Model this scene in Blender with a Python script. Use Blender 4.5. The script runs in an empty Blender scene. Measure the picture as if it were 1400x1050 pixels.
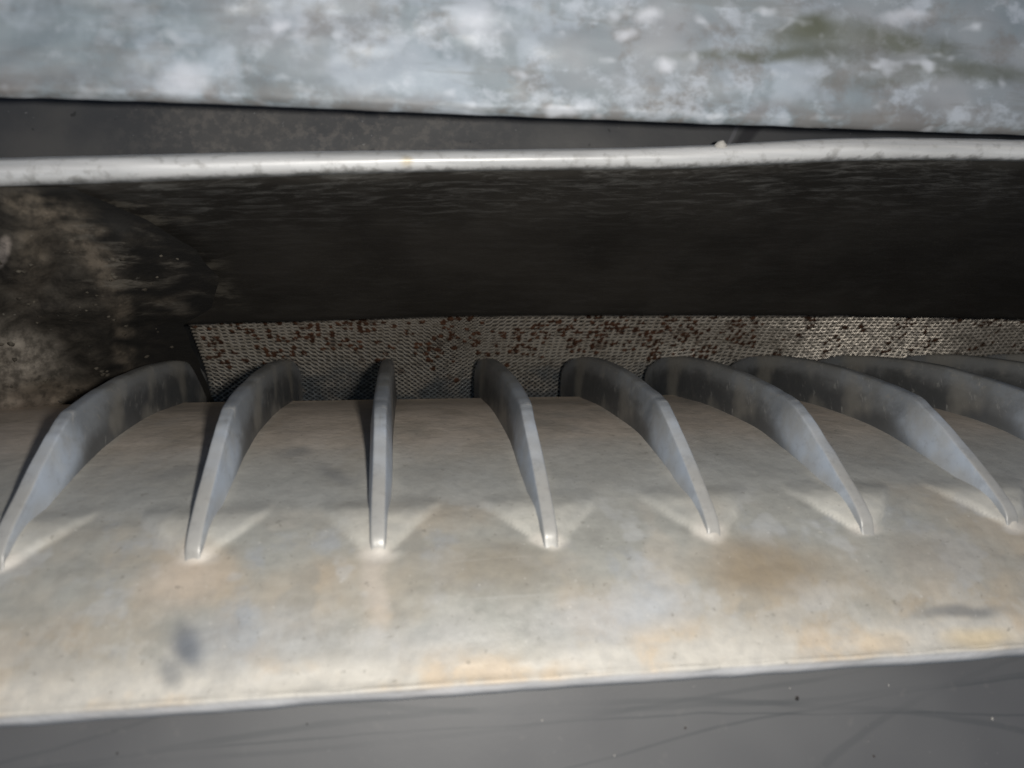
import bpy, bmesh, math, random
from mathutils import Vector, Matrix, noise
from math import sin, cos, radians, pi, sqrt

sc = bpy.context.scene
# ---------------------------------------------------------------- camera, world, light
S = 0.15                     # metres per working unit (distance lens -> rib feet)
F = 1050.0                   # focal length in pixels of the 1400 px wide photograph
TH = radians(8.0)            # yaw of the lens against the slot
RO = radians(0.75)           # roll
AL = radians(19.0)           # lens tilt against the panel plane
OFF = Vector((0, 0, 0.45))

def W(X, b, c):              # slot frame (along, across, into) -> world
    return Vector((X*S, (b*cos(AL)+c*sin(AL))*S, (b*sin(AL)-c*cos(AL))*S)) + OFF

# lens axes in the slot frame (X, b, -c)
_r = Vector((cos(TH), 0, -sin(TH))); _u = Vector((0, 1, 0)); _f = Vector((sin(TH), 0, cos(TH)))
R0 = _r*cos(RO) - _u*sin(RO)
U0 = _r*sin(RO) + _u*cos(RO)
def ray(u, v):
    return R0*((u-700)/F) + U0*((525-v)/F) + _f
def P(u, v, c):              # slot-frame point at depth c
    d = ray(u, v); k = c/d.z
    return (d.x*k, d.y*k, c)
def BV(v, c, u=700):         # across-coordinate of an outline point
    return P(u, v, c)[1]

def wdir(a):                 # direction slot frame -> world
    return (W(*a) - W(0, 0, 0)).normalized()
cam = bpy.data.objects.new('camera', bpy.data.cameras.new('camera'))
sc.collection.objects.link(cam); sc.camera = cam
r, u_, f_ = wdir(R0), wdir(U0), wdir(_f)
m = Matrix((r, u_, -f_)).transposed().to_4x4(); m.translation = W(0, 0, 0)
cam.matrix_world = m
cam.data.sensor_width = 36; cam.data.lens = 27
cam.data.clip_start = 0.005; cam.data.clip_end = 50
cam.data.dof.use_dof = True; cam.data.dof.focus_distance = 1.42*S; cam.data.dof.aperture_fstop = 17

w = bpy.data.worlds.new('World'); sc.world = w; w.use_nodes = True
wn = w.node_tree.nodes; bg = wn['Background']
sky = wn.new('ShaderNodeTexSky'); sky.sky_type = 'NISHITA'; sky.sun_disc = False
sky.sun_elevation = radians(40); sky.sun_rotation = radians(20)
w.node_tree.links.new(sky.outputs[0], bg.inputs[0]); bg.inputs[1].default_value = 0.05

fl = bpy.data.lights.new('camera_flash', 'POINT'); fl.shadow_soft_size = 0.004
fl.energy = 1.54; fl.color = (1, 0.965, 0.91)
flo = bpy.data.objects.new('camera_flash', fl); sc.collection.objects.link(flo)
fm = m.copy(); fm.translation = W(*(R0*0.13 + U0*0.03 - _f*0.02)); flo.matrix_world = fm

sc.view_settings.view_transform = 'Standard'; sc.view_settings.look = 'None'
sc.view_settings.exposure = 0.0; sc.view_settings.gamma = 1
sc.render.engine = 'CYCLES'

# ---------------------------------------------------------------- helpers
def link(name, me, mat=None, parent=None, smooth=True):
    o = bpy.data.objects.new(name, me); sc.collection.objects.link(o)
    if mat: me.materials.append(mat)
    if parent: o.parent = parent
    if smooth:
        for p in me.polygons: p.use_smooth = True
    return o
def thing(name, label, cat, loc, group=None):
    o = bpy.data.objects.new(name, None); sc.collection.objects.link(o)
    o.location = loc; o.empty_display_size = 0.01
    o['label'] = label; o['category'] = cat
    if group: o['group'] = group
    return o
def under(o, root):
    o.parent = root; o.matrix_parent_inverse = Matrix.Translation(root.location).inverted()
def mesh(name, vs, fs, uvs=None):
    me = bpy.data.meshes.new(name); me.from_pydata([tuple(v) for v in vs], [], fs); me.update()
    if uvs:
        l = me.uv_layers.new(name='UVMap')
        for lp in me.loops: l.data[lp.index].uv = uvs[lp.vertex_index]
    return me
def grid(name, rows, uvrows, flip=False, thick=0):
    nr, nc = len(rows), len(rows[0])
    vs = [p for r_ in rows for p in r_]; uv = [p for r_ in uvrows for p in r_]
    fs = []
    for i in range(nr-1):
        for j in range(nc-1):
            a = i*nc+j; q = (a, a+1, a+nc+1, a+nc)
            fs.append(q[::-1] if flip else q)
    return mesh(name, vs, fs, uv)
def catmull(pts, n):
    out = []; P_ = [pts[0]] + list(pts) + [pts[-1]]
    for i in range(1, len(P_)-2):
        p0, p1, p2, p3 = P_[i-1:i+3]
        for k in range(n):
            t = k/n
            out.append(tuple(0.5*((2*b)+(-a+c)*t+(2*a-5*b+4*c-d)*t*t+(-a+3*b-3*c+d)*t**3) for a, b, c, d in zip(p0, p1, p2, p3)))
    out.append(tuple(pts[-1])); return out
def lerp(tab, x):
    if x <= tab[0][0]: return tab[0][1]
    for (a, b), (c, d) in zip(tab, tab[1:]):
        if x <= c: return b+(d-b)*(x-a)/(c-a)
    return tab[-1][1]
def sm(a, b, x):
    t = max(0, min(1, (x-a)/(b-a))); return t*t*(3-2*t)

class M:
    """tiny node builder"""
    def __init__(s, name):
        s.m = bpy.data.materials.new(name); s.m.use_nodes = True
        s.t = s.m.node_tree; s.b = s.t.nodes['Principled BSDF']
        s.tc = s.t.nodes.new('ShaderNodeTexCoord')
        s.obj = s.tc.outputs['Object']; s.uv = s.tc.outputs['UV']
    def n(s, k): return s.t.nodes.new(k)
    def l(s, a, b):
        if isinstance(a, (int, float)): b.default_value = a
        elif isinstance(a, tuple): b.default_value = a if len(a) == 4 or b.type == 'VECTOR' else (*a, 1)
        else: s.t.links.new(a, b)
    def map(s, vec, scale=(1, 1, 1), rot=(0, 0, 0), loc=(0, 0, 0)):
        n = s.n('ShaderNodeMapping'); s.l(vec, n.inputs['Vector'])
        n.inputs['Scale'].default_value = scale; n.inputs['Rotation'].default_value = rot; n.inputs['Location'].default_value = loc
        return n.outputs[0]
    def noise(s, vec, scale, detail=5, rough=0.55, dist=0, color=False):
        n = s.n('ShaderNodeTexNoise'); s.l(vec, n.inputs['Vector'])
        n.inputs['Scale'].default_value = scale; n.inputs['Detail'].default_value = detail
        n.inputs['Roughness'].default_value = rough; n.inputs['Distortion'].default_value = dist
        return n.outputs['Color' if color else 'Fac']
    def voro(s, vec, scale, out='Distance', rnd=1):
        n = s.n('ShaderNodeTexVoronoi'); s.l(vec, n.inputs['Vector']); n.inputs['Scale'].default_value = scale
        n.inputs['Randomness'].default_value = rnd
        return n.outputs[out]
    def rng(s, v, a, b, c=0, d=1, smooth=True):
        n = s.n('ShaderNodeMapRange'); s.l(v, n.inputs[0])
        if smooth: n.interpolation_type = 'SMOOTHSTEP'
        for i, x in enumerate((a, b, c, d)): n.inputs[i+1].default_value = x
        return n.outputs[0]
    def math(s, op, a, b=0.0):
        n = s.n('ShaderNodeMath'); n.operation = op; s.l(a, n.inputs[0]); s.l(b, n.inputs[1]); return n.outputs[0]
    def vmath(s, op, a, b):
        n = s.n('ShaderNodeVectorMath'); n.operation = op; s.l(a, n.inputs[0]); s.l(b, n.inputs[1])
        return n.outputs['Value' if op in ('LENGTH', 'DISTANCE', 'DOT_PRODUCT') else 'Vector']
    def mix(s, f, a, b, mode='MIX'):
        n = s.n('ShaderNodeMix'); n.data_type = 'RGBA'; n.blend_type = mode
        s.l(f, n.inputs[0]); s.l(a, n.inputs[6]); s.l(b, n.inputs[7]); return n.outputs[2]
    def warp(s, vec, scale, amt):
        c = s.noise(vec, scale, 3, color=True)
        c = s.vmath('SUBTRACT', c, (0.5, 0.5, 0.5)); c = s.vmath('MULTIPLY', c, (amt, amt, amt))
        return s.vmath('ADD', vec, c)
    def spot(s, vec, x, y, rx, ry, rot=0, hard=0.5):
        """soft ellipse in uv space: 1 inside"""
        v = s.vmath('SUBTRACT', vec, (x, y, 0.0))
        if rot:
            v = s.map(v, rot=(0, 0, -rot))
        v = s.vmath('MULTIPLY', v, (1/rx, 1/ry, 0.0))
        return s.rng(s.vmath('LENGTH', v, (0.0, 0.0, 0.0)), hard, 1.25, 1, 0)
    def arc(s, vec, x, y, R, wd, y0=None, sgn=1):
        """thin ring line"""
        v = s.vmath('SUBTRACT', vec, (x, y, 0.0))
        d = s.math('ABSOLUTE', s.math('SUBTRACT', s.vmath('LENGTH', v, (0.0, 0.0, 0.0)), R))
        return s.rng(d, wd*0.3, wd, 1, 0)
    def bump(s, h, strength, dist, prev=None):
        n = s.n('ShaderNodeBump'); s.l(h, n.inputs['Height']); n.inputs['Strength'].default_value = strength
        n.inputs['Distance'].default_value = dist
        if prev is not None: s.l(prev, n.inputs['Normal'])
        return n.outputs[0]
    def done(s, col, rough=0.5, metal=0.0, normal=None, spec=0.5, coat=0, coatr=0.2):
        s.l(col, s.b.inputs['Base Color']); s.l(rough, s.b.inputs['Roughness']); s.l(metal, s.b.inputs['Metallic'])
        s.b.inputs['Specular IOR Level'].default_value = spec
        s.b.inputs['Coat Weight'].default_value = coat; s.b.inputs['Coat Roughness'].default_value = coatr
        if normal is not None: s.l(normal, s.b.inputs['Normal'])
        return s.m

# ---------------------------------------------------------------- materials
def mat_shell():
    m = M('dusty_grey_plastic'); uv = m.uv          # uv = (X, v/1000)
    o = m.map(m.obj, scale=(1/S,)*3)
    wp = m.warp(uv, 6, 0.06)
    big = m.noise(o, 3.2, 4, 0.55); mid = m.noise(o, 9, 6, 0.6); fine = m.noise(o, 60, 5, 0.65)
    st = m.noise(m.map(o, scale=(1, 1, 1)), 26, 4, 0.6)
    grey = (0.29, 0.287, 0.258); warm = (0.34, 0.29, 0.222); blue = (0.285, 0.295, 0.30)
    c = m.mix(m.rng(big, 0.42, 0.60), grey, warm)
    blot = m.noise(m.map(o, loc=(3, 1, 7)), 6.5, 3, 0.5); blot2 = m.noise(m.map(o, loc=(8, 2, 5)), 11, 3, 0.55)
    c = m.mix(m.rng(mid, 0.52, 0.66, 0, 0.8), c, blue)
    c = m.mix(m.rng(blot, 0.54, 0.62, 0, 0.5), c, (0.39, 0.355, 0.30))
    c = m.mix(m.rng(blot2, 0.55, 0.62, 0, 0.45), c, (0.39, 0.395, 0.39))
    c = m.mix(m.rng(blot2, 0.44, 0.36, 0, 0.5), c, (0.23, 0.225, 0.20))
    # brown dust film at the back; colour brightened to make up for grazing light
    sepv = n_sep(m, uv)
    bk = m.rng(sepv[1], 0.67, 0.575)
    c = m.mix(m.math('MULTIPLY', bk, m.rng(mid, 0.3, 0.62, 0.5, 1)), c, (0.60, 0.51, 0.42))
    mb = m.math('MULTIPLY', m.rng(sepv[1], 0.56, 0.64), m.rng(sepv[1], 0.74, 0.66))
    c = m.mix(m.math('MULTIPLY', mb, 0.6), c, (0.32, 0.315, 0.29))
    an2 = m.n('ShaderNodeAttribute'); an2.attribute_name = 'cool_tone'
    c = m.mix(m.math('MULTIPLY', an2.outputs['Fac'], m.rng(mid, 0.35, 0.6, 0.55, 0.85)), c, (0.30, 0.30, 0.28))  # cooler tone above the web creases
    an = m.n('ShaderNodeAttribute'); an.attribute_name = 'lit_facet_dust'
    c = m.mix(m.math('MULTIPLY', an.outputs['Fac'], m.rng(mid, 0.3, 0.6, 0.6, 0.9)), c, (0.52, 0.50, 0.44))  # dust line at the ribs plus facet brightness painted as if lit
    # bleached, sandy front lip
    wv = n_sep(m, wp)[1]
    lip = m.rng(wv, 0.85, 0.91)
    c = m.mix(m.math('MULTIPLY', lip, 0.8), c, m.mix(m.rng(blot2, 0.42, 0.6), (0.54, 0.51, 0.45), (0.54, 0.44, 0.32)))
    low = m.rng(wv, 0.76, 0.86)
    c = m.mix(m.math('MULTIPLY', low, m.rng(st, 0.45, 0.6, 0, 0.5)), c, (0.39, 0.375, 0.34))
    # local stains
    for (x, y, rx, ry, rt, a, col) in STAINS:
        c = m.mix(m.math('MULTIPLY', m.spot(wp, x, y, rx, ry, rt, 0.2), a), c, col)
    c = m.mix(m.rng(fine, 0.3, 0.75, 0.0, 0.35), c, m.mix(0.5, c, (0.1, 0.1, 0.1)))
    c = m.mix(m.rng(m.noise(o, 130, 2), 0.70, 0.76, 0, 0.35), c, (0.5, 0.48, 0.44))
    c = m.mix(m.rng(m.noise(m.map(o, loc=(5, 5, 5)), 95, 3), 0.66, 0.72, 0, 0.4), c, (0.13, 0.12, 0.10))
    hs = m.noise(m.map(m.warp(uv, 4, 0.02), scale=(5, 160, 1)), 1, 4, 0.6)
    c = m.mix(m.rng(hs, 0.62, 0.74, 0, 0.12), c, (0.5, 0.5, 0.48))
    # edge bead greyer
    c = m.mix(m.rng(sepv[1], 0.930, 0.938, 0, 0.85), c, (0.52, 0.52, 0.53))
    nb = m.bump(mid, 0.3, 0.0014); nb = m.bump(fine, 0.4, 0.0004, nb)
    return m.done(c, m.rng(mid, 0.3, 0.7, 0.42, 0.62), 0, nb, 0.4)
def n_sep(m, vec):
    n = m.n('ShaderNodeSeparateXYZ'); m.l(vec, n.inputs[0]); return n.outputs
STAINS = [  # x along, v/1000, radii, tilt, amount, colour
 (-0.25, 0.866, 0.022, 0.04, -0.5, 0.9, (0.10, 0.11, 0.125)),
 (-0.268, 0.895, 0.016, 0.03, -0.6, 0.6, (0.12, 0.13, 0.14)),
 (-0.21, 0.86, 0.05, 0.05, -0.4, 0.45, (0.2, 0.22, 0.24)),
 (0.72, 0.872, 0.075, 0.012, 0, 0.8, (0.17, 0.17, 0.165)),
 (0.60, 0.91, 0.05, 0.02, 0, 0.35, (0.6, 0.45, 0.27)),
 (0.74, 0.915, 0.06, 0.02, 0, 0.6, (0.6, 0.47, 0.27)),
 (-0.036, 0.79, 0.018, 0.08, 0, 0.45, (0.50, 0.44, 0.38)),
 (-0.27, 0.775, 0.06, 0.05, 0, 0.6, (0.50, 0.41, 0.32)),
 (-0.15, 0.85, 0.09, 0.05, 0, 0.4, (0.27, 0.29, 0.31)),
 (0.10, 0.78, 0.13, 0.045, 0, 0.7, (0.24, 0.21, 0.16)),
 (0.48, 0.79, 0.11, 0.05, 0, 0.85, (0.23, 0.185, 0.125)),
 (0.72, 0.79, 0.10, 0.045, 0, 0.5, (0.28, 0.25, 0.21)),
 (0.02, 0.87, 0.11, 0.035, 0, 0.5, (0.33, 0.33, 0.32)),
 (0.25, 0.85, 0.12, 0.035, 0, 0.5, (0.36, 0.37, 0.38)),
 (-0.10, 0.640, 0.035, 0.010, 0.2, 0.45, (0.14, 0.145, 0.15)),
 (-0.17, 0.618, 0.03, 0.008, 0, 0.4, (0.14, 0.145, 0.15)),
 (-0.33, 0.632, 0.05, 0.010, 0, 0.4, (0.15, 0.155, 0.16)),
 (-0.62, 0.70, 0.08, 0.05, 0, 0.6, (0.22, 0.26, 0.30)),
]
for k in range(-2, 9):                        # pale worn spots at the rib feet
    X = -0.036+0.2262*k
    STAINS.append((X, 0.748, 0.028, 0.013, 0, 0.75, (0.56, 0.52, 0.46)))

def mat_fin():
    m = M('dusty_plastic_baked_light'); o = m.map(m.obj, scale=(1/S,)*3)
    mid = m.noise(o, 10, 5, 0.6); fine = m.noise(o, 70, 4, 0.65)
    drip = m.noise(o, 14, 4, 0.6)
    c = m.mix(m.rng(mid, 0.4, 0.62), (0.44, 0.495, 0.57), (0.56, 0.60, 0.64))  # flash glare and sky tint of the side faces painted as base colour
    sp = n_sep(m, m.uv)      # uv = (along outline 0..1, across section -1..1)
    # brown dust on the top facet; shade towards the back painted darker
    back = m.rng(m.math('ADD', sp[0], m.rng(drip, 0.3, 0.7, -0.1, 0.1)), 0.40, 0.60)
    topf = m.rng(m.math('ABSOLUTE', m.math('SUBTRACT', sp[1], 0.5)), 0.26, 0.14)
    c = m.mix(m.rng(m.math('ADD', sp[0], m.rng(mid, 0.3, 0.7, -0.05, 0.05)), 0.27, 0.42, 0, 0.85), c, (0.19, 0.20, 0.21))  # light falloff towards the rib back painted in
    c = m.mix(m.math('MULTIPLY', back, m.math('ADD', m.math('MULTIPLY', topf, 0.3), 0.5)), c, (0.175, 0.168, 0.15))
    oi = m.n('ShaderNodeObjectInfo')
    cmb = m.n('ShaderNodeCombineXYZ'); m.l(m.math('MULTIPLY', oi.outputs['Random'], 9.0), cmb.inputs[0]); m.l(m.math('MULTIPLY', oi.outputs['Random'], 5.0), cmb.inputs[2])
    uvr_ = m.vmath('ADD', m.uv, cmb.outputs[0])
    drip2 = m.noise(m.map(uvr_, scale=(34, 9, 1)), 1, 5, 0.7)
    blotf = m.noise(m.map(uvr_, scale=(7, 7, 1)), 1, 4, 0.6)
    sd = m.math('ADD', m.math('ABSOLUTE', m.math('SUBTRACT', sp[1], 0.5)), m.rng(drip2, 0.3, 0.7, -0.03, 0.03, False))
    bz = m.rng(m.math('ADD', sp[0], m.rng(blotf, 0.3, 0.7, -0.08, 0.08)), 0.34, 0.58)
    c = m.mix(m.math('MULTIPLY', bz, m.rng(sd, 0.27, 0.36, 0, 0.88)), c, (0.065, 0.066, 0.066))  # shaded lower sides at the back painted near black
    lt = m.math('MULTIPLY', m.math('MULTIPLY', m.rng(sp[0], 0.30, 0.42), m.rng(sd, 0.345, 0.30)), m.rng(m.noise(m.map(uvr_, scale=(110, 14, 1)), 1, 3, 0.6), 0.58, 0.68, 0, 0.45))
    c = m.mix(lt, c, (0.30, 0.285, 0.26))
    c = m.mix(m.rng(blotf, 0.56, 0.68, 0, 0.35), c, (0.16, 0.16, 0.155))
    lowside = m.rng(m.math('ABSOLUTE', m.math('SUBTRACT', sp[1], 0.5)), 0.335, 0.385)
    c = m.mix(m.math('MULTIPLY', lowside, 0.8), c, (0.075, 0.078, 0.08))  # crease shade along the rib base, painted dark
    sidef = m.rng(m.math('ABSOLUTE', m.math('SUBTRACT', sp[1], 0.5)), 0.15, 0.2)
    c = m.mix(m.math('MULTIPLY', sidef, m.rng(m.math('ADD', sp[0], m.rng(mid, 0.3, 0.7, -0.04, 0.04)), 0.24, 0.13, 0, 0.7)), c, (0.14, 0.14, 0.135))  # side wedge near the foot painted in shade
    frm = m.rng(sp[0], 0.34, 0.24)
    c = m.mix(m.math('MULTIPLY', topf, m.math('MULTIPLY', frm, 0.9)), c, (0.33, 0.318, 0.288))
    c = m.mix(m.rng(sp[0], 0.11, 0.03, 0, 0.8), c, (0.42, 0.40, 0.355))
    c = m.mix(m.rng(fine, 0.5, 0.72, 0.0, 0.2), c, (0.13, 0.125, 0.12))
    sc = m.noise(m.map(o, scale=(30, 30, 90), rot=(0.5, 0, 0)), 1, 4, 0.7)
    c = m.mix(m.rng(sc, 0.6, 0.72, 0, 0.4), c, (0.5, 0.49, 0.46))
    c = m.mix(m.rng(m.noise(o, 6, 3), 0.5, 0.66, 0, 0.5), c, (0.33, 0.31, 0.27))
    nb = m.bump(drip, 0.25, 0.0005); nb = m.bump(fine, 0.15, 0.0003, nb)
    return m.done(c, m.rng(mid, 0.3, 0.7, 0.34, 0.5), 0.1, nb, 0.6)

def mat_panel():
    m = M('dull_grey_paint'); o = m.map(m.obj, scale=(1/S,)*3); uv = m.uv
    big = m.noise(o, 2.5, 3); fine = m.noise(o, 90, 4, 0.6)
    c = m.mix(m.rng(big, 0.35, 0.65), (0.080, 0.080, 0.082), (0.102, 0.102, 0.102))
    wp = m.warp(m.warp(uv, 3.5, 0.04), 25, 0.006)
    for (x, y, R, wd, a) in [(0.1, 2.35, 1.38, 0.012, 0.4), (0.5, -1.1, 2.115, 0.012, 0.35), (-0.3, -2.5, 3.55, 0.010, 0.3),
                             (1.1, 1.55, 0.68, 0.012, 0.3), (0.9, 2.8, 1.80, 0.006, 0.45), (-0.9, 0.0, 1.12, 0.007, 0.3), (0.0, 4.2, 3.185, 0.005, 0.5)]:
        br = m.rng(m.noise(uv, 4, 2), 0.38, 0.56, 0.25, 1)
        c = m.mix(m.math('MULTIPLY', m.math('MULTIPLY', m.arc(wp, x, y, R, wd), br), a), c, (0.052, 0.056, 0.058))
    c = m.mix(m.rng(m.noise(o, 40, 3), 0.62, 0.8, 0, 0.25), c, (0.16, 0.15, 0.14))
    c = m.mix(m.rng(m.noise(o, 160, 2), 0.74, 0.8, 0, 0.5), c, (0.26, 0.25, 0.24))
    nb = m.bump(fine, 0.08, 0.0002)
    return m.done(c, m.rng(big, 0.3, 0.7, 0.45, 0.55), 0, nb, 0.4)

def mat_strip():
    m = M('dark_grimy_paint'); o = m.map(m.obj, scale=(1/S,)*3); uv = m.uv   # uv = u/1000,v/1000
    mid = m.noise(o, 7, 5); fine = m.noise(o, 70, 5, 0.65)
    c = m.mix(m.rng(mid, 0.35, 0.65), (0.034, 0.035, 0.037), (0.052, 0.051, 0.050))
    c = m.mix(m.math('MULTIPLY', m.rng(n_sep(m, uv)[0], 0.1, 0.3), m.math('MULTIPLY', m.rng(fine, 0.45, 0.65, 0, 0.45), m.rng(n_sep(m, uv)[0], 0.8, 0.5))), c, (0.11, 0.10, 0.09))
    c = m.mix(m.rng(n_sep(m, uv)[0], 0.7, 1.1, 0, 0.5), c, (0.03, 0.032, 0.036))
    c = m.mix(m.rng(m.noise(o, 45, 2), 0.70, 0.74, 0, 0.7), c, (0.012, 0.012, 0.012))
    c = m.mix(m.rng(m.noise(o, 150, 2), 0.72, 0.78, 0, 0.4), c, (0.2, 0.2, 0.2))
    wp = m.warp(uv, 10, 0.01)
    c = m.mix(m.math('MULTIPLY', m.spot(wp, 1.028, 0.178, 0.010, 0.05, 0.75, 0.5), 0.9), c, (0.012, 0.012, 0.014))
    c = m.mix(m.math('MULTIPLY', m.spot(wp, 1.005, 0.18, 0.003, 0.03, 0.5, 0.5), 0.5), c, (0.09, 0.09, 0.1))
    nb = m.bump(fine, 0.2, 0.0003)
    return m.done(c, 0.55, 0, nb, 0.4)

def mat_wall():
    m = M('black_satin_plastic'); o = m.map(m.obj, scale=(1/S,)*3); uv = m.uv
    scr = m.noise(m.map(o, scale=(14, 60, 60)), 1, 6, 0.7, 0.5); fine = m.noise(m.map(o, scale=(60, 160, 160)), 1, 3, 0.6)
    big = m.noise(o, 4, 4)
    sx = n_sep(m, uv)
    up = m.rng(sx[1], 0.33, 0.245)
    c = m.mix(m.rng(big, 0.35, 0.65), (0.020, 0.018, 0.0155), (0.031, 0.028, 0.024))
    dust = m.math('MULTIPLY', m.rng(scr, 0.45, 0.72), m.math('ADD', m.math('MULTIPLY', up, 0.65), 0.05))
    c = m.mix(dust, c, (0.13, 0.125, 0.115))
    c = m.mix(m.math('MULTIPLY', m.rng(fine, 0.66, 0.8), m.math('ADD', m.math('MULTIPLY', up, 0.4), 0.1)), c, (0.22, 0.21, 0.2))
    wp = m.warp(m.warp(uv, 9, 0.04), 40, 0.012)
    smr = m.noise(m.map(m.warp(uv, 5, 0.03), scale=(12, 60, 1), rot=(0, 0, -0.3)), 1, 5, 0.65)
    for (x, y, rx, ry, rt, a) in [(0.19, 0.285, 0.10, 0.022, 0.25, 0.7), (0.27, 0.375, 0.05, 0.045, 0.4, 0.6), (0.30, 0.41, 0.04, 0.02, 0.2, 0.35)]:
        c = m.mix(m.math('MULTIPLY', m.math('MULTIPLY', m.spot(wp, x, y, rx, ry, rt, 0.1), m.rng(smr, 0.46, 0.58)), a), c, (0.15, 0.135, 0.11))
    nb = m.bump(scr, 0.12, 0.0004)
    return m.done(c, m.rng(scr, 0.3, 0.7, 0.42, 0.58), 0, nb, 0.35)

def mat_end():
    m = M('mud_caked_plastic'); o = m.map(m.obj, scale=(1/S,)*3); uv = m.uv
    big = m.noise(o, 6, 6, 0.6); fine = m.noise(o, 38, 6, 0.7)
    smear = m.noise(m.map(m.warp(uv, 5, 0.04), scale=(12, 70, 1), rot=(0, 0, -0.3)), 1, 5, 0.65)
    wp = m.warp(uv, 9, 0.045)
    c = m.mix(m.rng(fine, 0.3, 0.7), (0.022, 0.0195, 0.016), (0.06, 0.052, 0.042))
    dust = (0.25, 0.205, 0.155); pale = (0.34, 0.30, 0.25)
    tex = m.rng(m.noise(m.map(uv, scale=(60, 60, 1)), 1, 5, 0.65), 0.36, 0.62, 0.3, 1)
    for (x, y, rx, ry, rt, a, col) in [
        (0.10, 0.315, 0.085, 0.030, 0.75, 0.6, dust), (0.15, 0.385, 0.022, 0.09, -0.35, 0.6, dust), (0.172, 0.48, 0.018, 0.085, 0, 0.5, dust),
        (0.02, 0.50, 0.085, 0.062, 0.45, 0.9, pale), (0.08, 0.545, 0.12, 0.022, 0.0, 0.75, dust), (0.045, 0.345, 0.03, 0.08, 0.2, 0.3, dust),
        (0.235, 0.42, 0.035, 0.04, 0, 0.3, dust), (0.0, 0.56, 0.1, 0.025, 0, 0.9, (0.24, 0.20, 0.165)),
        (0.21, 0.51, 0.03, 0.035, 0, 0.35, (0.05, 0.047, 0.042)), (0.05, 0.285, 0.07, 0.02, 0.3, 0.5, dust)]:
        c = m.mix(m.math('MULTIPLY', m.math('MULTIPLY', m.spot(wp, x, y, rx, ry, rt, 0.25), tex), a), c, col)
    # brushed smears running out to the right
    sm_ = m.math('MULTIPLY', m.spot(wp, 0.20, 0.355, 0.125, 0.085, 0.6, 0.5), m.rng(smear, 0.5, 0.6))
    c = m.mix(m.math('MULTIPLY', sm_, 0.75), c, (0.19, 0.17, 0.14))
    wp2 = m.warp(uv, 20, 0.012)
    c = m.mix(m.math('MULTIPLY', m.spot(wp2, 0.0, 0.347, 0.012, 0.026, 0.45, 0.6), m.rng(fine, 0.3, 0.6, 0.5, 0.95)), c, (0.34, 0.29, 0.25))
    c = m.mix(m.rng(m.noise(o, 75, 2), 0.70, 0.76, 0, 0.5), c, (0.18, 0.165, 0.14))
    gr = m.voro(o, 28); c = m.mix(m.rng(gr, 0.25, 0.05, 0, 0.35), c, (0.02, 0.018, 0.015))
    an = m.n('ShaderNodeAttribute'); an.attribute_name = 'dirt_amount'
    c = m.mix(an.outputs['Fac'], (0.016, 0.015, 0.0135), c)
    nb = m.bump(big, 0.4, 0.003); nb = m.bump(fine, 0.35, 0.0010, nb)
    return m.done(c, 0.8, 0, nb, 0.2)

def mat_rim():
    m = M('satin_grey_metal_edge'); o = m.map(m.obj, scale=(1/S,)*3)
    n1 = m.noise(m.map(o, scale=(2.2, 40, 40)), 1, 4); n2 = m.noise(o, 50, 4, 0.6)
    c = m.mix(m.rng(n1, 0.3, 0.7), (0.48, 0.48, 0.475), (0.70, 0.695, 0.685))
    c = m.mix(m.rng(n2, 0.52, 0.72, 0, 0.5), c, (0.28, 0.27, 0.25))
    c = m.mix(m.rng(m.noise(m.map(o, scale=(5, 12, 12)), 1, 5, 0.65), 0.5, 0.7, 0, 0.4), c, (0.34, 0.335, 0.33))
    sy = n_sep(m, m.uv)[1]
    c = m.mix(m.rng(m.math('ADD', sy, m.rng(n2, 0.3, 0.7, -0.12, 0.12)), 0.7, 1.05, 0, 0.8), c, (0.16, 0.158, 0.15))
    c = m.mix(m.math('MULTIPLY', m.spot(m.warp(m.uv, 30, 0.01), 0.556, 0.5, 0.011, 0.3, 0, 0.1), 0.55), c, (0.5, 0.40, 0.22))
    nb = m.bump(n2, 0.12, 0.0004); nb = m.bump(n1, 0.12, 0.0006, nb)
    return m.done(c, m.rng(n1, 0.3, 0.7, 0.40, 0.58), 0.15, nb, 0.6)

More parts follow.
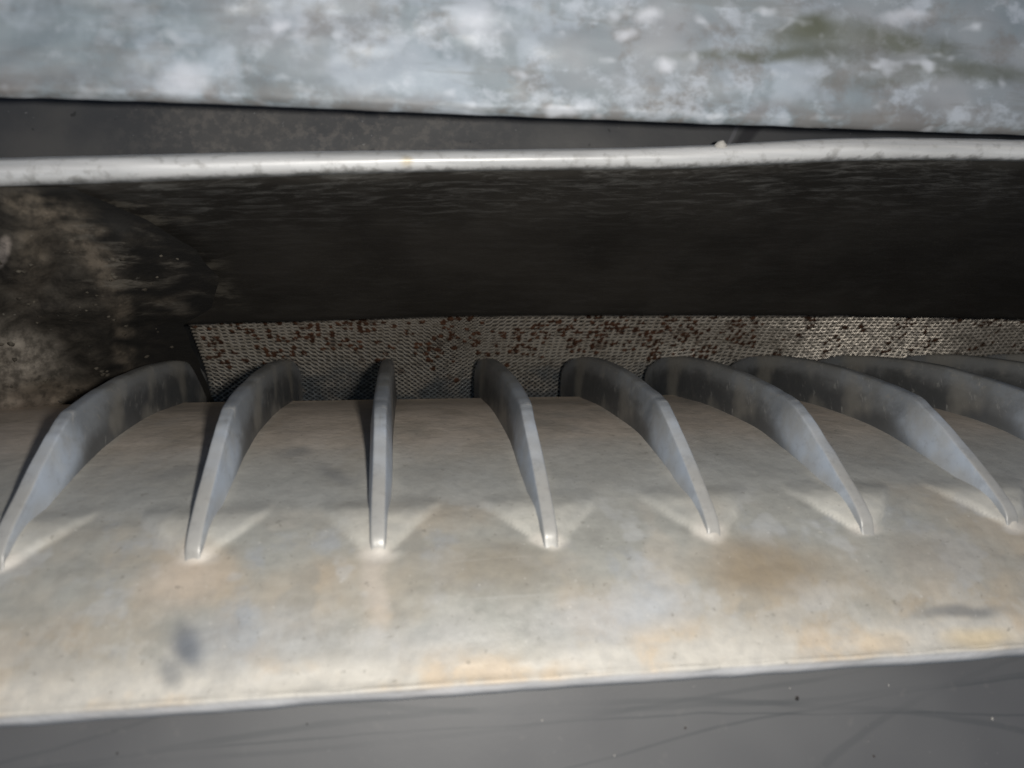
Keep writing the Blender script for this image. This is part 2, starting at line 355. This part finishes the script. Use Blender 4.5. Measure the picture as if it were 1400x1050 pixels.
def mat_slab():
    m = M('weathered_galvanised_metal'); uv = m.uv   # uv = u/1000, v/1000
    o = m.map(m.obj, scale=(1/S,)*3)
    big = m.noise(m.map(o, scale=(2.6, 3.6, 3.6)), 1, 4, 0.6); mid = m.noise(m.map(o, scale=(11, 13, 13)), 1, 5, 0.65)
    mid2 = m.noise(m.map(o, scale=(19, 24, 24), loc=(3, 1, 2)), 1, 4, 0.6); blk = m.noise(m.map(o, scale=(7, 7, 7), loc=(7, 5, 2)), 1, 4, 0.6)
    hor = m.noise(m.map(o, scale=(5, 34, 34), loc=(1, 5, 2)), 1, 4, 0.6)
    sx = n_sep(m, uv)
    right = m.rng(sx[0], 0.1, 0.8, 0.5, 1)
    c = m.mix(m.rng(big, 0.36, 0.62), (0.175, 0.21, 0.23), (0.255, 0.263, 0.275))
    c = m.mix(m.math('MULTIPLY', m.rng(blk, 0.50, 0.62), 0.55), c, (0.36, 0.40, 0.45))
    c = m.mix(m.math('MULTIPLY', m.rng(mid, 0.50, 0.34), m.math('MULTIPLY', right, 0.7)), c, (0.175, 0.165, 0.155))
    c = m.mix(m.math('MULTIPLY', m.rng(mid2, 0.50, 0.68), m.math('MULTIPLY', right, 0.75)), c, (0.38, 0.41, 0.45))
    c = m.mix(m.math('MULTIPLY', m.rng(hor, 0.55, 0.65), m.math('MULTIPLY', right, 0.45)), c, (0.16, 0.165, 0.16))
    wp = m.warp(uv, 7, 0.06)
    for (x, y, rx, ry, rt, a) in [(1.11, 0.04, 0.055, 0.025, 0, 0.95), (1.12, 0.06, 0.09, 0.03, 0, 0.5), (1.04, 0.075, 0.14, 0.013, 0, 0.8), (1.24, 0.055, 0.10, 0.022, 0.3, 0.8), (1.15, 0.06, 0.16, 0.04, 0.1, 0.4),
                                  (1.33, 0.098, 0.13, 0.016, 0.05, 0.75), (1.20, 0.11, 0.12, 0.012, 0, 0.4)]:
        c = m.mix(m.math('MULTIPLY', m.math('MULTIPLY', m.spot(wp, x, y, rx, ry, rt, 0.2), a), m.rng(mid2, 0.35, 0.55, 0.45, 1)), c, (0.085, 0.09, 0.065))
    edge = m.rng(m.math('SUBTRACT', n_sep(m, wp)[1], m.math('MULTIPLY', sx[0], 0.036)), 0.085, 0.13)
    c = m.mix(m.math('MULTIPLY', edge, m.rng(mid2, 0.58, 0.42, 0.1, 0.7)), c, (0.14, 0.125, 0.115))
    sp = m.rng(m.noise(m.map(o, scale=(17, 24, 24), loc=(4, 4, 4)), 1, 2, 0.5), 0.60, 0.76)
    c = m.mix(m.math('MULTIPLY', sp, m.math('MULTIPLY', right, 0.7)), c, (0.55, 0.57, 0.61))
    for (x, y, rx, ry) in [(0.253, 0.11, 0.04, 0.028), (0.385, 0.035, 0.014, 0.012), (0.885, 0.022, 0.02, 0.014), (0.91, 0.09, 0.014, 0.012), (0.855, 0.045, 0.018, 0.010), (0.65, 0.03, 0.045, 0.035), (1.24, 0.022, 0.04, 0.012)]:
        c = m.mix(m.math('MULTIPLY', m.spot(m.warp(uv, 22, 0.03), x, y, rx, ry, 0, 0.1), 0.55), c, (0.6, 0.61, 0.65))
    nb = m.bump(mid, 0.15, 0.001)
    return m.done(c, m.rng(mid, 0.35, 0.65, 0.5, 0.7), 0.1, nb, 0.4)

def mat_simple(name, a, b, rough, scale=30, metal=0, bump=0.3, spec=0.4):
    m = M(name); o = m.map(m.obj, scale=(1/S,)*3); f = m.noise(o, scale, 4, 0.6)
    return m.done(m.mix(m.rng(f, 0.35, 0.65), a, b), rough, metal, m.bump(f, bump, 0.0005), spec)
def mat_wire():
    m = M('dusty_steel_wire'); o = m.map(m.obj, scale=(1/S,)*3)
    f = m.noise(o, 9, 4, 0.6); g = m.noise(o, 60, 3, 0.6)
    sp = n_sep(m, m.uv)      # uv.y: 0 at the top edge .. 1 at the bottom
    c = m.mix(m.rng(f, 0.38, 0.6), (0.085, 0.09, 0.092), (0.15, 0.158, 0.158))  # lower wires darkened, their shade put into the colour
    up = m.rng(m.math('ADD', sp[1], m.rng(f, 0.3, 0.7, -0.15, 0.15)), 0.72, 0.5)
    c = m.mix(up, c, m.mix(m.rng(g, 0.35, 0.6), (0.20, 0.175, 0.143), (0.50, 0.45, 0.385)))  # upper wires paler and warmer: dust plus painted light
    c = m.mix(m.math('MULTIPLY', up, m.rng(m.noise(o, 22, 3, 0.6), 0.60, 0.68, 0, 0.6)), c, (0.09, 0.055, 0.035))
    return m.done(c, 0.33, m.rng(g, 0.4, 0.6, 0.2, 0.6), None, 0.5)

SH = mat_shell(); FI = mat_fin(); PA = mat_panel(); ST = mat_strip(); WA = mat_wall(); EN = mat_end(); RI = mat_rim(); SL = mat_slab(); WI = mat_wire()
BK = mat_simple('black_light_block', (0.006, 0.006, 0.007), (0.012, 0.012, 0.012), 0.8)  # for the added sheet behind the mesh, stands in for deep shade
RU = mat_simple('brown_rust', (0.035, 0.017, 0.010), (0.085, 0.040, 0.023), 0.9, 60, 0, 0.6, 0.1)
GR = mat_simple('pale_grit', (0.26, 0.25, 0.23), (0.42, 0.40, 0.37), 0.8, 80)
DG = mat_simple('dark_grit', (0.012, 0.012, 0.012), (0.04, 0.03, 0.025), 0.8, 80)
MU = mat_simple('dry_mud', (0.035, 0.03, 0.024), (0.10, 0.088, 0.07), 0.95, 60, 0, 0.8, 0.1)

# ---------------------------------------------------------------- the ribbed vent cover
XC, SP = -0.036, 0.2262
FX = [XC+SP*k for k in range(-2, 12)]           # rib positions along the slot
prof = [(1000, 1.10), (962, 0.99), (948, 0.935), (946, 0.905), (943, 0.892), (937, 0.886), (930, 0.884), (918, 0.892), (880, 0.912), (830, 0.938), (790, 0.966), (745, 1.003), (700, 1.052),
        (650, 1.138), (600, 1.275), (572, 1.42), (556, 1.55), (547, 1.68), (543.5, 1.74), (546, 1.765), (556, 1.775), (620, 1.78), (700, 1.79)]
pb = catmull([(BV(v, c), c, v) for v, c in prof], 15)
root = thing('vent_cover', 'pale dusty ribbed plastic vent cover with curved blue grey ribs above its bright bleached lip', 'vent cover', W(0.2, pb[60][0], 1.2))
xs = [-1.2+i*0.0042 for i in range(960)]
rows, uvr, webs, cools = [], [], [], []
for i, (b, c, v) in enumerate(pb):
    a_ = pb[max(0, i-1)]; z_ = pb[min(len(pb)-1, i+1)]
    tb, tc_ = z_[0]-a_[0], z_[1]-a_[1]; L = math.hypot(tb, tc_) or 1
    nb_, nc_ = tc_/L, -tb/L                         # outward (towards the lens)
    rr, uu = [], []
    for X in xs:
        h = 0.0; web = 0.0; cool = 0.0
        dx = min(abs(X-fx) for fx in FX)
        if 600 < v < 752:                          # webs that flare from each rib foot
            wd = min(0.088, 0.012+0.074*(750-v)/64+0.004*noise.noise(Vector((v/18, round(X/SP), 4))))
            e = max(0.0, wd-dx)
            h += (0.0055*sm(0, 0.012, e)+0.10*min(e, 0.04))*sm(668, 702, v)*(1-sm(742, 756, v))
            k_ = min(range(len(FX)), key=lambda q: abs(X-FX[q])); sd = 1 if X > FX[k_] else -1
            amt = 0.5+0.5*abs(noise.noise(Vector((k_*1.7, sd*2.3, 0.5))))*2
            if k_ >= 5: amt += 0.35
            line = 0.5*sm(0, 0.005, e)*(1-sm(0.005, 0.016, e))*(0.6+0.8*abs(noise.noise(Vector((X*9, v/25, 11)))))*(0.4+0.6*sm(690, 715, v) if sd > 0 else 0.45)  # highlight on the crease edge, painted in colour
            inner = sm(0, 0.004, e)*(1-sm(0.02, 0.07, dx-0.014))*0.9*sm(650, 720, v)*amt  # brightness of facets turned to the light, put into the colour
            inner *= 0.75+0.5*noise.noise(Vector((X*30, v/12, 3)))
            cool = max(sm(0, 0.015, e), 1-sm(674, 688, v))*sm(585, 660, v)*(1-0.8*inner)
            web = min(1, max(line, inner))*sm(660, 700, v)*(1-sm(742, 754, v))
        if 556 < v < 745: web = max(web, 0.5*(1-sm(0.020, 0.034, dx))*(0.6+0.8*noise.noise(Vector((X*25, v/20, 6)))))
        if 560 < v < 935:
            h += (0.005*noise.noise(Vector((X*3, v/120, 1.3)))+0.0016*noise.noise(Vector((X*14, v/30, 5)))+0.0006*noise.noise(Vector((X*40, v/12, 5))))*sm(560, 600, v)*(1-sm(915, 935, v))
        if 925 < v < 965: h += 0.0016*noise.noise(Vector((X*20, v/14, 9)))
        rr.append(W(X, b+nb_*h, c+nc_*h)); uu.append((X, v/1000)); webs.append(web); cools.append(cool)
    rows.append(rr); uvr.append(uu)
me = grid('shell', rows, uvr, flip=False)
at = me.attributes.new('lit_facet_dust', 'FLOAT', 'POINT')
for i, x in enumerate(webs): at.data[i].value = x
at = me.attributes.new('cool_tone', 'FLOAT', 'POINT')
for i, x in enumerate(cools): at.data[i].value = x
sh = link('shell', me, SH); under(sh, root)
so = sh.modifiers.new('thickness', 'SOLIDIFY'); so.thickness = 0.0012; so.offset = -1

# ribs
fo = [(785, 0.992), (764, 0.9955), (748, 0.9975), (725, 1.002), (690, 1.029), (640, 1.081), (590, 1.142), (566, 1.178), (553, 1.20), (540, 1.245), (525, 1.315), (507, 1.43), (494, 1.58), (489, 1.72), (491, 1.84), (499, 1.92), (512, 1.965), (545, 1.985), (600, 1.99), (660, 1.99)]
fo = catmull([(BV(v, c), c, v) for v, c in fo], 4)
def build_fin(seed):
    rnd = random.Random(seed); vs, uvs, fs = [], [], []
    n = len(fo); NSEC = None
    for i, (b, c, v) in enumerate(fo):
        t = i/(n-1)
        a_ = fo[max(0, i-1)]; z_ = fo[min(n-1, i+1)]
        tb, tc_ = z_[0]-a_[0], z_[1]-a_[1]; L = math.hypot(tb, tc_) or 1
        nb_, nc_ = tc_/L, -tb/L
        # inner end of the section, below the shell
        k = sm(0.62, 0.80, t)
        ib, ic = b-0.13*(1-k), c+0.13*(1-k)
        ib = ib*(1-k)+(-0.14)*k; ic = ic*(1-k)+1.80*k
        d = math.hypot(ib-b, ic-c); db, dc = (ib-b)/d, (ic-c)/d
        curved = sm(0.36, 0.5, t)*(1-sm(0.8, 0.95, t))
        front = 1-sm(0.30, 0.42, t)
        To = 0.0092+0.0035*curved
        fr2 = 1-sm(0.40, 0.60, t); Tm = 0.0155+0.003*fr2; Tb = 0.018+0.004*fr2
        r1 = 0.0022+0.010*curved
        sec = [(-Tb-0.004, d), (-Tb+0.006*fr2, d*0.6), (-Tm, d*0.22+0.006), (-To-0.001, r1*1.4), (-To+0.0003, r1*0.5), (-To+0.0018+0.0017*curved, r1*0.12), (-To*0.35, 0),
               (To*0.35, 0), (To-0.0018-0.0017*curved, r1*0.12), (To-0.0003, r1*0.5), (To+0.001, r1*1.4), (Tm, d*0.22+0.006), (Tb-0.006*fr2, d*0.6), (Tb+0.004, d)]
        NSEC = len(sec)
        wob = 0.0012*noise.noise(Vector((t*9, seed*3.1, 0))); hob = 0.0022*noise.noise(Vector((t*60, seed*2.7, 1)))*sm(0.1,0.3,t)+0.003*noise.noise(Vector((t*7, seed*1.7, 4)))*sm(0.05, 0.2, t)
        sc_ = 0.65+0.35*sm(0.0, 0.12, t)
        for j, (x, q) in enumerate(sec):
            q2 = q+hob*(1-q/d)
            vs.append(W(x*sc_+wob, b+db*q2, c+dc*q2)-W(0, 0, 0)+W(0, 0, 0)); uvs.append((t, j/(NSEC-1)))
    for i in range(n-1):
        for j in range(NSEC-1):
            a = i*NSEC+j; fs.append((a, a+NSEC, a+NSEC+1, a+1))
    fs.append(tuple(range(NSEC))); fs.append(tuple(range((n-1)*NSEC, n*NSEC))[::-1])
    return mesh('rib', vs, fs, uvs)
for k, X in enumerate(FX):
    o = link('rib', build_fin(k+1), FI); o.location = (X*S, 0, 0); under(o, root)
    s_ = o.modifiers.new('sub', 'SUBSURF'); s_.levels = 1; s_.render_levels = 2

# ---------------------------------------------------------------- wire mesh screen
mp = catmull([(BV(v, c), c) for v, c in [(420, 1.84), (438, 1.89), (458, 1.945), (480, 2.0), (505, 2.05), (530, 2.085), (560, 2.115), (620, 2.12)]], 10)
cum = [0]
for a, b in zip(mp, mp[1:]): cum.append(cum[-1]+math.hypot(b[0]-a[0], b[1]-a[1]))
LT = cum[-1]
def mpos(X, s, h=0.0):
    s = max(0, min(LT-1e-5, s)); i = 0
    while cum[i+1] < s: i += 1
    t = (s-cum[i])/(cum[i+1]-cum[i]); a, b = mp[i], mp[i+1]
    bb, cc = a[0]+(b[0]-a[0])*t, a[1]+(b[1]-a[1])*t
    L = cum[i+1]-cum[i]; nb_, nc_ = (b[1]-a[1])/L, -(b[0]-a[0])/L
    nb_, nc_ = -abs(nb_), -abs(nc_)
    h -= 0.0
    h += sm(0.02, 0.10, s)*0.014*noise.noise(Vector((X*4.2, s*5, 2)))+0.02*math.exp(-((X-0.10)/0.07)**2-((s-0.28)/0.1)**2)
    return W(X, bb+nb_*h, cc+nc_*h)
mroot = thing('wire_screen', 'fine diamond wire mesh screen with brown rust flecks showing behind the ribs', 'mesh screen', W(0.6, 0, 2.05))
PX, PS = 0.0168, 0.0136
vs, fs, uvs = [], [], []
X0, X1 = -0.50, 2.7
ni = int((X1-X0)/PX); nj = int(LT/PS)
def strand(i0, sgn):
    prev = None
    for j in range(nj*2+1):
        X = X0+(i0+sgn*j*0.5)*PX; s = j*PS*0.5
        if X < X0-0.001 or X > X1: prev = None; continue
        h = 0.0026*(1 if (j % 2 == 0) else -1)*sgn
        p = mpos(X, s, h); q = mpos(X+sgn*PX*0.25, s+PS*0.25, 0)
        n1 = (mpos(X, s, h+0.01)-p).normalized(); t = (q-p).normalized(); sd = n1.cross(t).normalized()
        dom = max(-1, min(1, (0.14-X)*8))*sgn; up_ = 1-sm(0.35, 0.7, s/LT)
        w_ = (0.00120+dom*0.00055*up_)*S*(1.0+0.25*noise.noise(Vector((X*30, s*30, i0))))
        base = len(vs)
        for a_, b_ in ((-1, -0.5), (0, 1.2+0.8*dom*up_), (1, -0.5)):
            vs.append(p+sd*(w_*a_)+n1*(w_*b_)); uvs.append((X, s/LT))
        if prev is not None:
            for k in range(2):
                fs.append((prev+k, prev+k+1, base+k+1, base+k))
        prev = base
for i in range(-nj-1, ni+1): strand(i, 1)
for i in range(0, ni+nj+2): strand(i, -1)
wm = link('wire_mesh', mesh('wire_mesh', vs, fs, uvs), WI); wm['kind'] = 'stuff'; under(wm, mroot)
rowsb = [[mpos(-0.8+i*0.05, s*LT/14, -0.03) for i in range(76)] for s in range(15)]
bk = link('light_block_backing', grid('light_block_backing', rowsb, [[(0, 0)]*76]*15), BK); under(bk, mroot)  # added black sheet, keeps sky light out behind the mesh
# rust flecks caught in the upper half of the mesh
rnd = random.Random(5)
vs, fs = [], []
def fleck(p, n1, r, vs, fs, flat=0.45, k=6):
    t = n1.orthogonal().normalized(); b = n1.cross(t); c0 = len(vs)
    vs.append(p+n1*r*flat)
    for ring, rr, hh in ((0, 0.65, 0.8), (1, 1.0, 0.0)):
        for i in range(k):
            a = 2*pi*i/k+rnd.random()*0.5; q = r*rr*(0.7+0.6*rnd.random())
            vs.append(p+t*cos(a)*q+b*sin(a)*q+n1*r*flat*hh*(0.5+rnd.random()*0.7)-n1*r*0.1)
    for i in range(k):
        j = (i+1) % k
        fs.append((c0, c0+1+i, c0+1+j)); fs.append((c0+1+i, c0+1+k+i, c0+1+k+j, c0+1+j))
for _ in range(330):
    X = rnd.uniform(X0, X1) if rnd.random() < 0.6 else rnd.uniform(X0, 0.9)
    lim = 0.44+0.18*noise.noise(Vector((X*3, 0, 0)))
    s = LT*(0.10+(lim-0.10)*rnd.random()**1.2)
    for q in range(rnd.choice((1, 1, 2, 3, 4))):
        xx, ss = X+rnd.gauss(0, 0.011), s+rnd.gauss(0, 0.020)
        if xx < X0+0.01 or ss < 0.01 or ss > LT*0.66: continue
        p = mpos(xx, ss, 0.002); n1 = (mpos(xx, ss, 0.02)-p).normalized()
        fleck(p, n1, S*rnd.uniform(0.006, 0.0098), vs, fs, 0.35)
rf = link('rust_fleck', mesh('rust_fleck', vs, fs), RU, smooth=False); rf['kind'] = 'stuff'; under(rf, mroot)
rf['label'] = 'brown rust flecks caught in the wire mesh'

# ---------------------------------------------------------------- upper frame: rim, inner wall, muddy end
froot = thing('intake_frame', 'grey metal edged frame with a black inner wall and mud at its left end', 'frame', W(0.3, 0.25, 1.2))
RT = [(-300, 222), (0, 216), (200, 211), (400, 207), (600, 205), (750, 204), (900, 201), (1000, 197), (1100, 190), (1200, 187), (1300, 189), (1400, 191), (1700, 200)]
RB = [(-300, 268), (0, 257), (200, 249), (400, 241), (600, 235), (750, 233), (900, 232), (1000, 230), (1100, 222), (1200, 219), (1300, 219), (1400, 221), (1700, 232)]
def smt(tab, x): return sum(lerp(tab, x+d) for d in (-70, -35, 0, 35, 70))/5
us = [-280+i*12 for i in range(216)]
sec = [(0.10, 1.22), (0.02, 1.17), (0.0, 1.14), (0.05, 1.116), (0.16, 1.106), (0.36, 1.101), (0.58, 1.103), (0.78, 1.109), (0.92, 1.119), (0.99, 1.137), (1.0, 1.17)]
sec = catmull(sec, 3)
rows = [[W(*P(u, smt(RT, u)+(smt(RB, u)-smt(RT, u))*a+0.5*noise.noise(Vector((u/40, a*3, 0))), c)) for u in us] for a, c in sec]
uvr = [[(u/1000, a) for u in us] for a, c in sec]
rim = link('rim', grid('rim', rows, uvr, flip=True), RI); under(rim, froot)
wc = [(0.0, 1.135), (0.06, 1.155), (0.25, 1.27), (0.55, 1.45), (0.85, 1.62), (1.0, 1.70), (1.06, 1.72)]
MT = [(-300, 450), (245, 444), (450, 438), (640, 432), (900, 431), (1150, 432), (1400, 437), (1700, 446)]
rows, uvr = [], []
for i in range(60):
    a = 1.06*i/59; c = lerp(wc, a)
    rr, uu = [], []
    for u in us:
        t0 = smt(RB, u)-2; t1 = lerp(MT, u)+1.5*noise.noise(Vector((u/30, 3, 0)))
        v = t0+(t1-t0)*min(a, 1.0)-(0 if a <= 1 else (a-1)*60)
        cc = c+0.012*noise.noise(Vector((u/260, a*2, 7)))+(0.06*(a-1)/0.06 if a > 1 else 0)
        rr.append(W(*P(u, v, cc))); uu.append((u/1000, 0.235+0.205*a))
    rows.append(rr); uvr.append(uu)
iw = link('inner_wall', grid('inner_wall', rows, uvr, flip=True), WA); under(iw, froot)
# end wall
RB_ = [(250, 88), (262, 110), (300, 200), (340, 265), (380, 300), (420, 290), (444, 250), (470, 262), (500, 272), (545, 292), (620, 310)]
LC = [(250, 1.12), (300, 1.16), (440, 1.38), (545, 1.62), (620, 1.72)]
RC = [(250, 1.13), (262, 1.14), (440, 1.68), (545, 1.98), (620, 2.05)]
rows, uvr, dm = [], [], []
for i in range(90):
    v = 250+370*i/89; ur = lerp(RB_, v)+3*noise.noise(Vector((0, v/22, 4)))
    rr, uu = [], []
    for j in range(90):
        a = j/89; u = ur+(-330-ur)*a
        cr, cl = lerp(RC, v), lerp(LC, v)
        k = sm(-0.15, 0.75, a)
        c = (cr-0.006)*(1-k)+cl*k
        lump = (noise.noise(Vector((u/60, v/60, 1)))*0.05+noise.noise(Vector((u/22, v/22, 2)))*0.02+noise.noise(Vector((u/8, v/8, 3)))*0.008)*sm(0, 0.4, a)
        # mud heap in the lower left
        lump -= 0.07*math.exp(-((u-10)/90)**2-((v-510)/60)**2)
        lump -= 0.04*math.exp(-((u-150+0.2*(v-420))/35)**2)*sm(280, 330, v)*sm(0, 0.12, a)
        if v < 275: lump *= (v-250)/25
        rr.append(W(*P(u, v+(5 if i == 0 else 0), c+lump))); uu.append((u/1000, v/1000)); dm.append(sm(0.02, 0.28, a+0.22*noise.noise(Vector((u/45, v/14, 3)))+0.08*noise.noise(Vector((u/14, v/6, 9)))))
    rows.append(rr); uvr.append(uu)
me = grid('end_wall', rows, uvr)
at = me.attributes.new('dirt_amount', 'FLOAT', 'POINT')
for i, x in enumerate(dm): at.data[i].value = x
ew = link('end_wall', me, EN); under(ew, froot)
# crumbs of dry mud lying on the end wall
vs, fs = [], []
for _ in range(220):
    i = rnd.randrange(20, 86); j = rnd.randrange(4, 85)
    p = rows[i][j]
    u = uvr[i][j][0]*1000; v = uvr[i][j][1]*1000
    if noise.noise(Vector((u/50, v/50, 8))) < -0.05 and v < 500: continue
    n1 = (rows[i][j+1]-p).cross(rows[i+1][j]-p).normalized()
    if n1.dot(W(0, 0, 0)-p) < 0: n1.negate()
    fleck(p, n1, S*rnd.uniform(0.002, 0.0065), vs, fs, 0.7)
cr = link('mud_crumb', mesh('mud_crumb', vs, fs), MU); cr['kind'] = 'stuff'; under(cr, froot)
# nub of dirt stuck on the rim
vs, fs = [], []
p = W(*P(986, 198, 1.11)); fleck(p, wdir((0, 0.5, -1)), S*0.009, vs, fs, 0.9, 8)
nubo = link('dirt_nub', mesh('dirt_nub', vs, fs), GR); under(nubo, froot)

# ---------------------------------------------------------------- panels above and below
rows, uvr = [], []
us2 = [-320+i*20 for i in range(133)]
for i in range(24):
    v = 60+i*8.0
    rows.append([W(*P(u, v, 1.19+0.003*noise.noise(Vector((u/150, v/60, 0))))) for u in us2]); uvr.append([(u/1000, v/1000) for u in us2])
upn = link('upper_panel', grid('upper_panel', rows, uvr), ST)
upn['label'] = 'narrow dark grimy panel strip between the weathered metal beam and the grey rim'; upn['category'] = 'panel'
t_ = upn.modifiers.new('thickness', 'SOLIDIFY'); t_.thickness = 0.0015; t_.offset = 1 
# raised ring partly hidden below the beam
vs, fs = [], []
cx = P(1128, 160, 1.185)
for i in range(40):
    a = 2*pi*i/40
    for k in range(6):
        e = 2*pi*k/6; R_ = 0.026+0.0011*cos(e)
        vs.append(W(cx[0]+R_*cos(a), cx[1]+0.8*R_*sin(a), 1.186-0.0014*sin(e)))
for i in range(40):
    for k in range(6):
        a = i*6+k; b = i*6+(k+1) % 6; c = ((i+1) % 40)*6+(k+1) % 6; d = ((i+1) % 40)*6+k
        fs.append((a, b, c, d))
ring = link('raised_ring', mesh('raised_ring', vs, fs), mat_simple('worn_dark_ring', (0.11, 0.11, 0.115), (0.16, 0.16, 0.165), 0.5)); ring.parent = upn

rows, uvr = [], []
xs3 = [-1.4+i*0.04 for i in range(110)]
for i in range(30):
    a = i/29; b = -0.355-0.42*a; c = 0.925-0.10*a
    rows.append([W(X, b, c+0.002*noise.noise(Vector((X*2, a*3, 2)))) for X in xs3]); uvr.append([(X, -b/0.40) for X in xs3])
rows.insert(0, [W(X, -0.22, 1.10) for X in xs3]); uvr.insert(0, [(X, 0.6) for X in xs3])
lp = link('lower_panel', grid('lower_panel', rows, uvr, flip=True), PA)
lp['label'] = 'smooth dull grey painted panel with faint curved scratches below the bleached lip'; lp['category'] = 'panel'
t_ = lp.modifiers.new('thickness', 'SOLIDIFY'); t_.thickness = 0.001; t_.offset = -1
# loose grit on the lower panel
def onpanel(u, v):
    lo, hi = 0.7, 1.2
    for _ in range(30):
        c = (lo+hi)/2; b = P(u, v, c)[1]; cp = 0.925-0.10*(-0.355-b)/0.42
        if c < cp: lo = c
        else: hi = c
    return W(*P(u, v, c-0.001))
n1 = wdir((0, 0.2, -1))
for nm, mt, lab, pts in (('pale_grit', GR, 'tiny pale specks of grit scattered over the dull grey lower panel', [(741, 985, 2.5), (1357, 983, 4), (1080, 941, 2), (1215, 937, 2), (840, 1033, 2)]),
                         ('dark_grit', DG, 'tiny dark crumbs of grit lying on the dull grey lower panel', [(1090, 955, 5), (937, 995, 3), (1195, 1034, 3), (420, 990, 2), (160, 1030, 2.5)])):
    vs, fs = [], []
    for u, v, r in pts: fleck(onpanel(u, v), n1, r/1050*0.9*S*0.6, vs, fs, 0.7, 7)
    g = link(nm, mesh(nm, vs, fs), mt); g['kind'] = 'stuff'; g['label'] = lab; g['category'] = 'grit'

# weathered metal beam across the top, nearer the lens
rows, uvr = [], []
us4 = [-320+i*10 for i in range(266)]
def edge_v(u): return 134+ (u/1400)*51 + 1.2*noise.noise(Vector((u/45, 0, 0))) - 2.5*math.exp(-((u-250)/300)**2)
for i in range(46):
    a = i/45
    rr, uu = [], []
    for u in us4:
        e = edge_v(u); v = e-(e+130)*a**1.1
        c = 0.985-0.03*a+0.004*noise.noise(Vector((u/70, v/40, 0)))+0.0015*noise.noise(Vector((u/20, v/14, 0)))+0.012*(1-sm(0, 0.06, a))
        rr.append(W(*P(u, v, c))); uu.append((u/1000, v/1000))
    rows.append(rr); uvr.append(uu)
for c, dv in ((1.02, 3), (1.08, 12)):
    rows.insert(0, [W(*P(u, edge_v(u)-dv, c)) for u in us4]); uvr.insert(0, [(u/1000, edge_v(u)/1000) for u in us4])
sl = link('metal_beam', grid('metal_beam', rows, uvr, flip=True), SL)
sl['label'] = 'weathered mottled grey metal beam with green stains running across the top'; sl['category'] = 'beam'
bpy.context.view_layer.update()
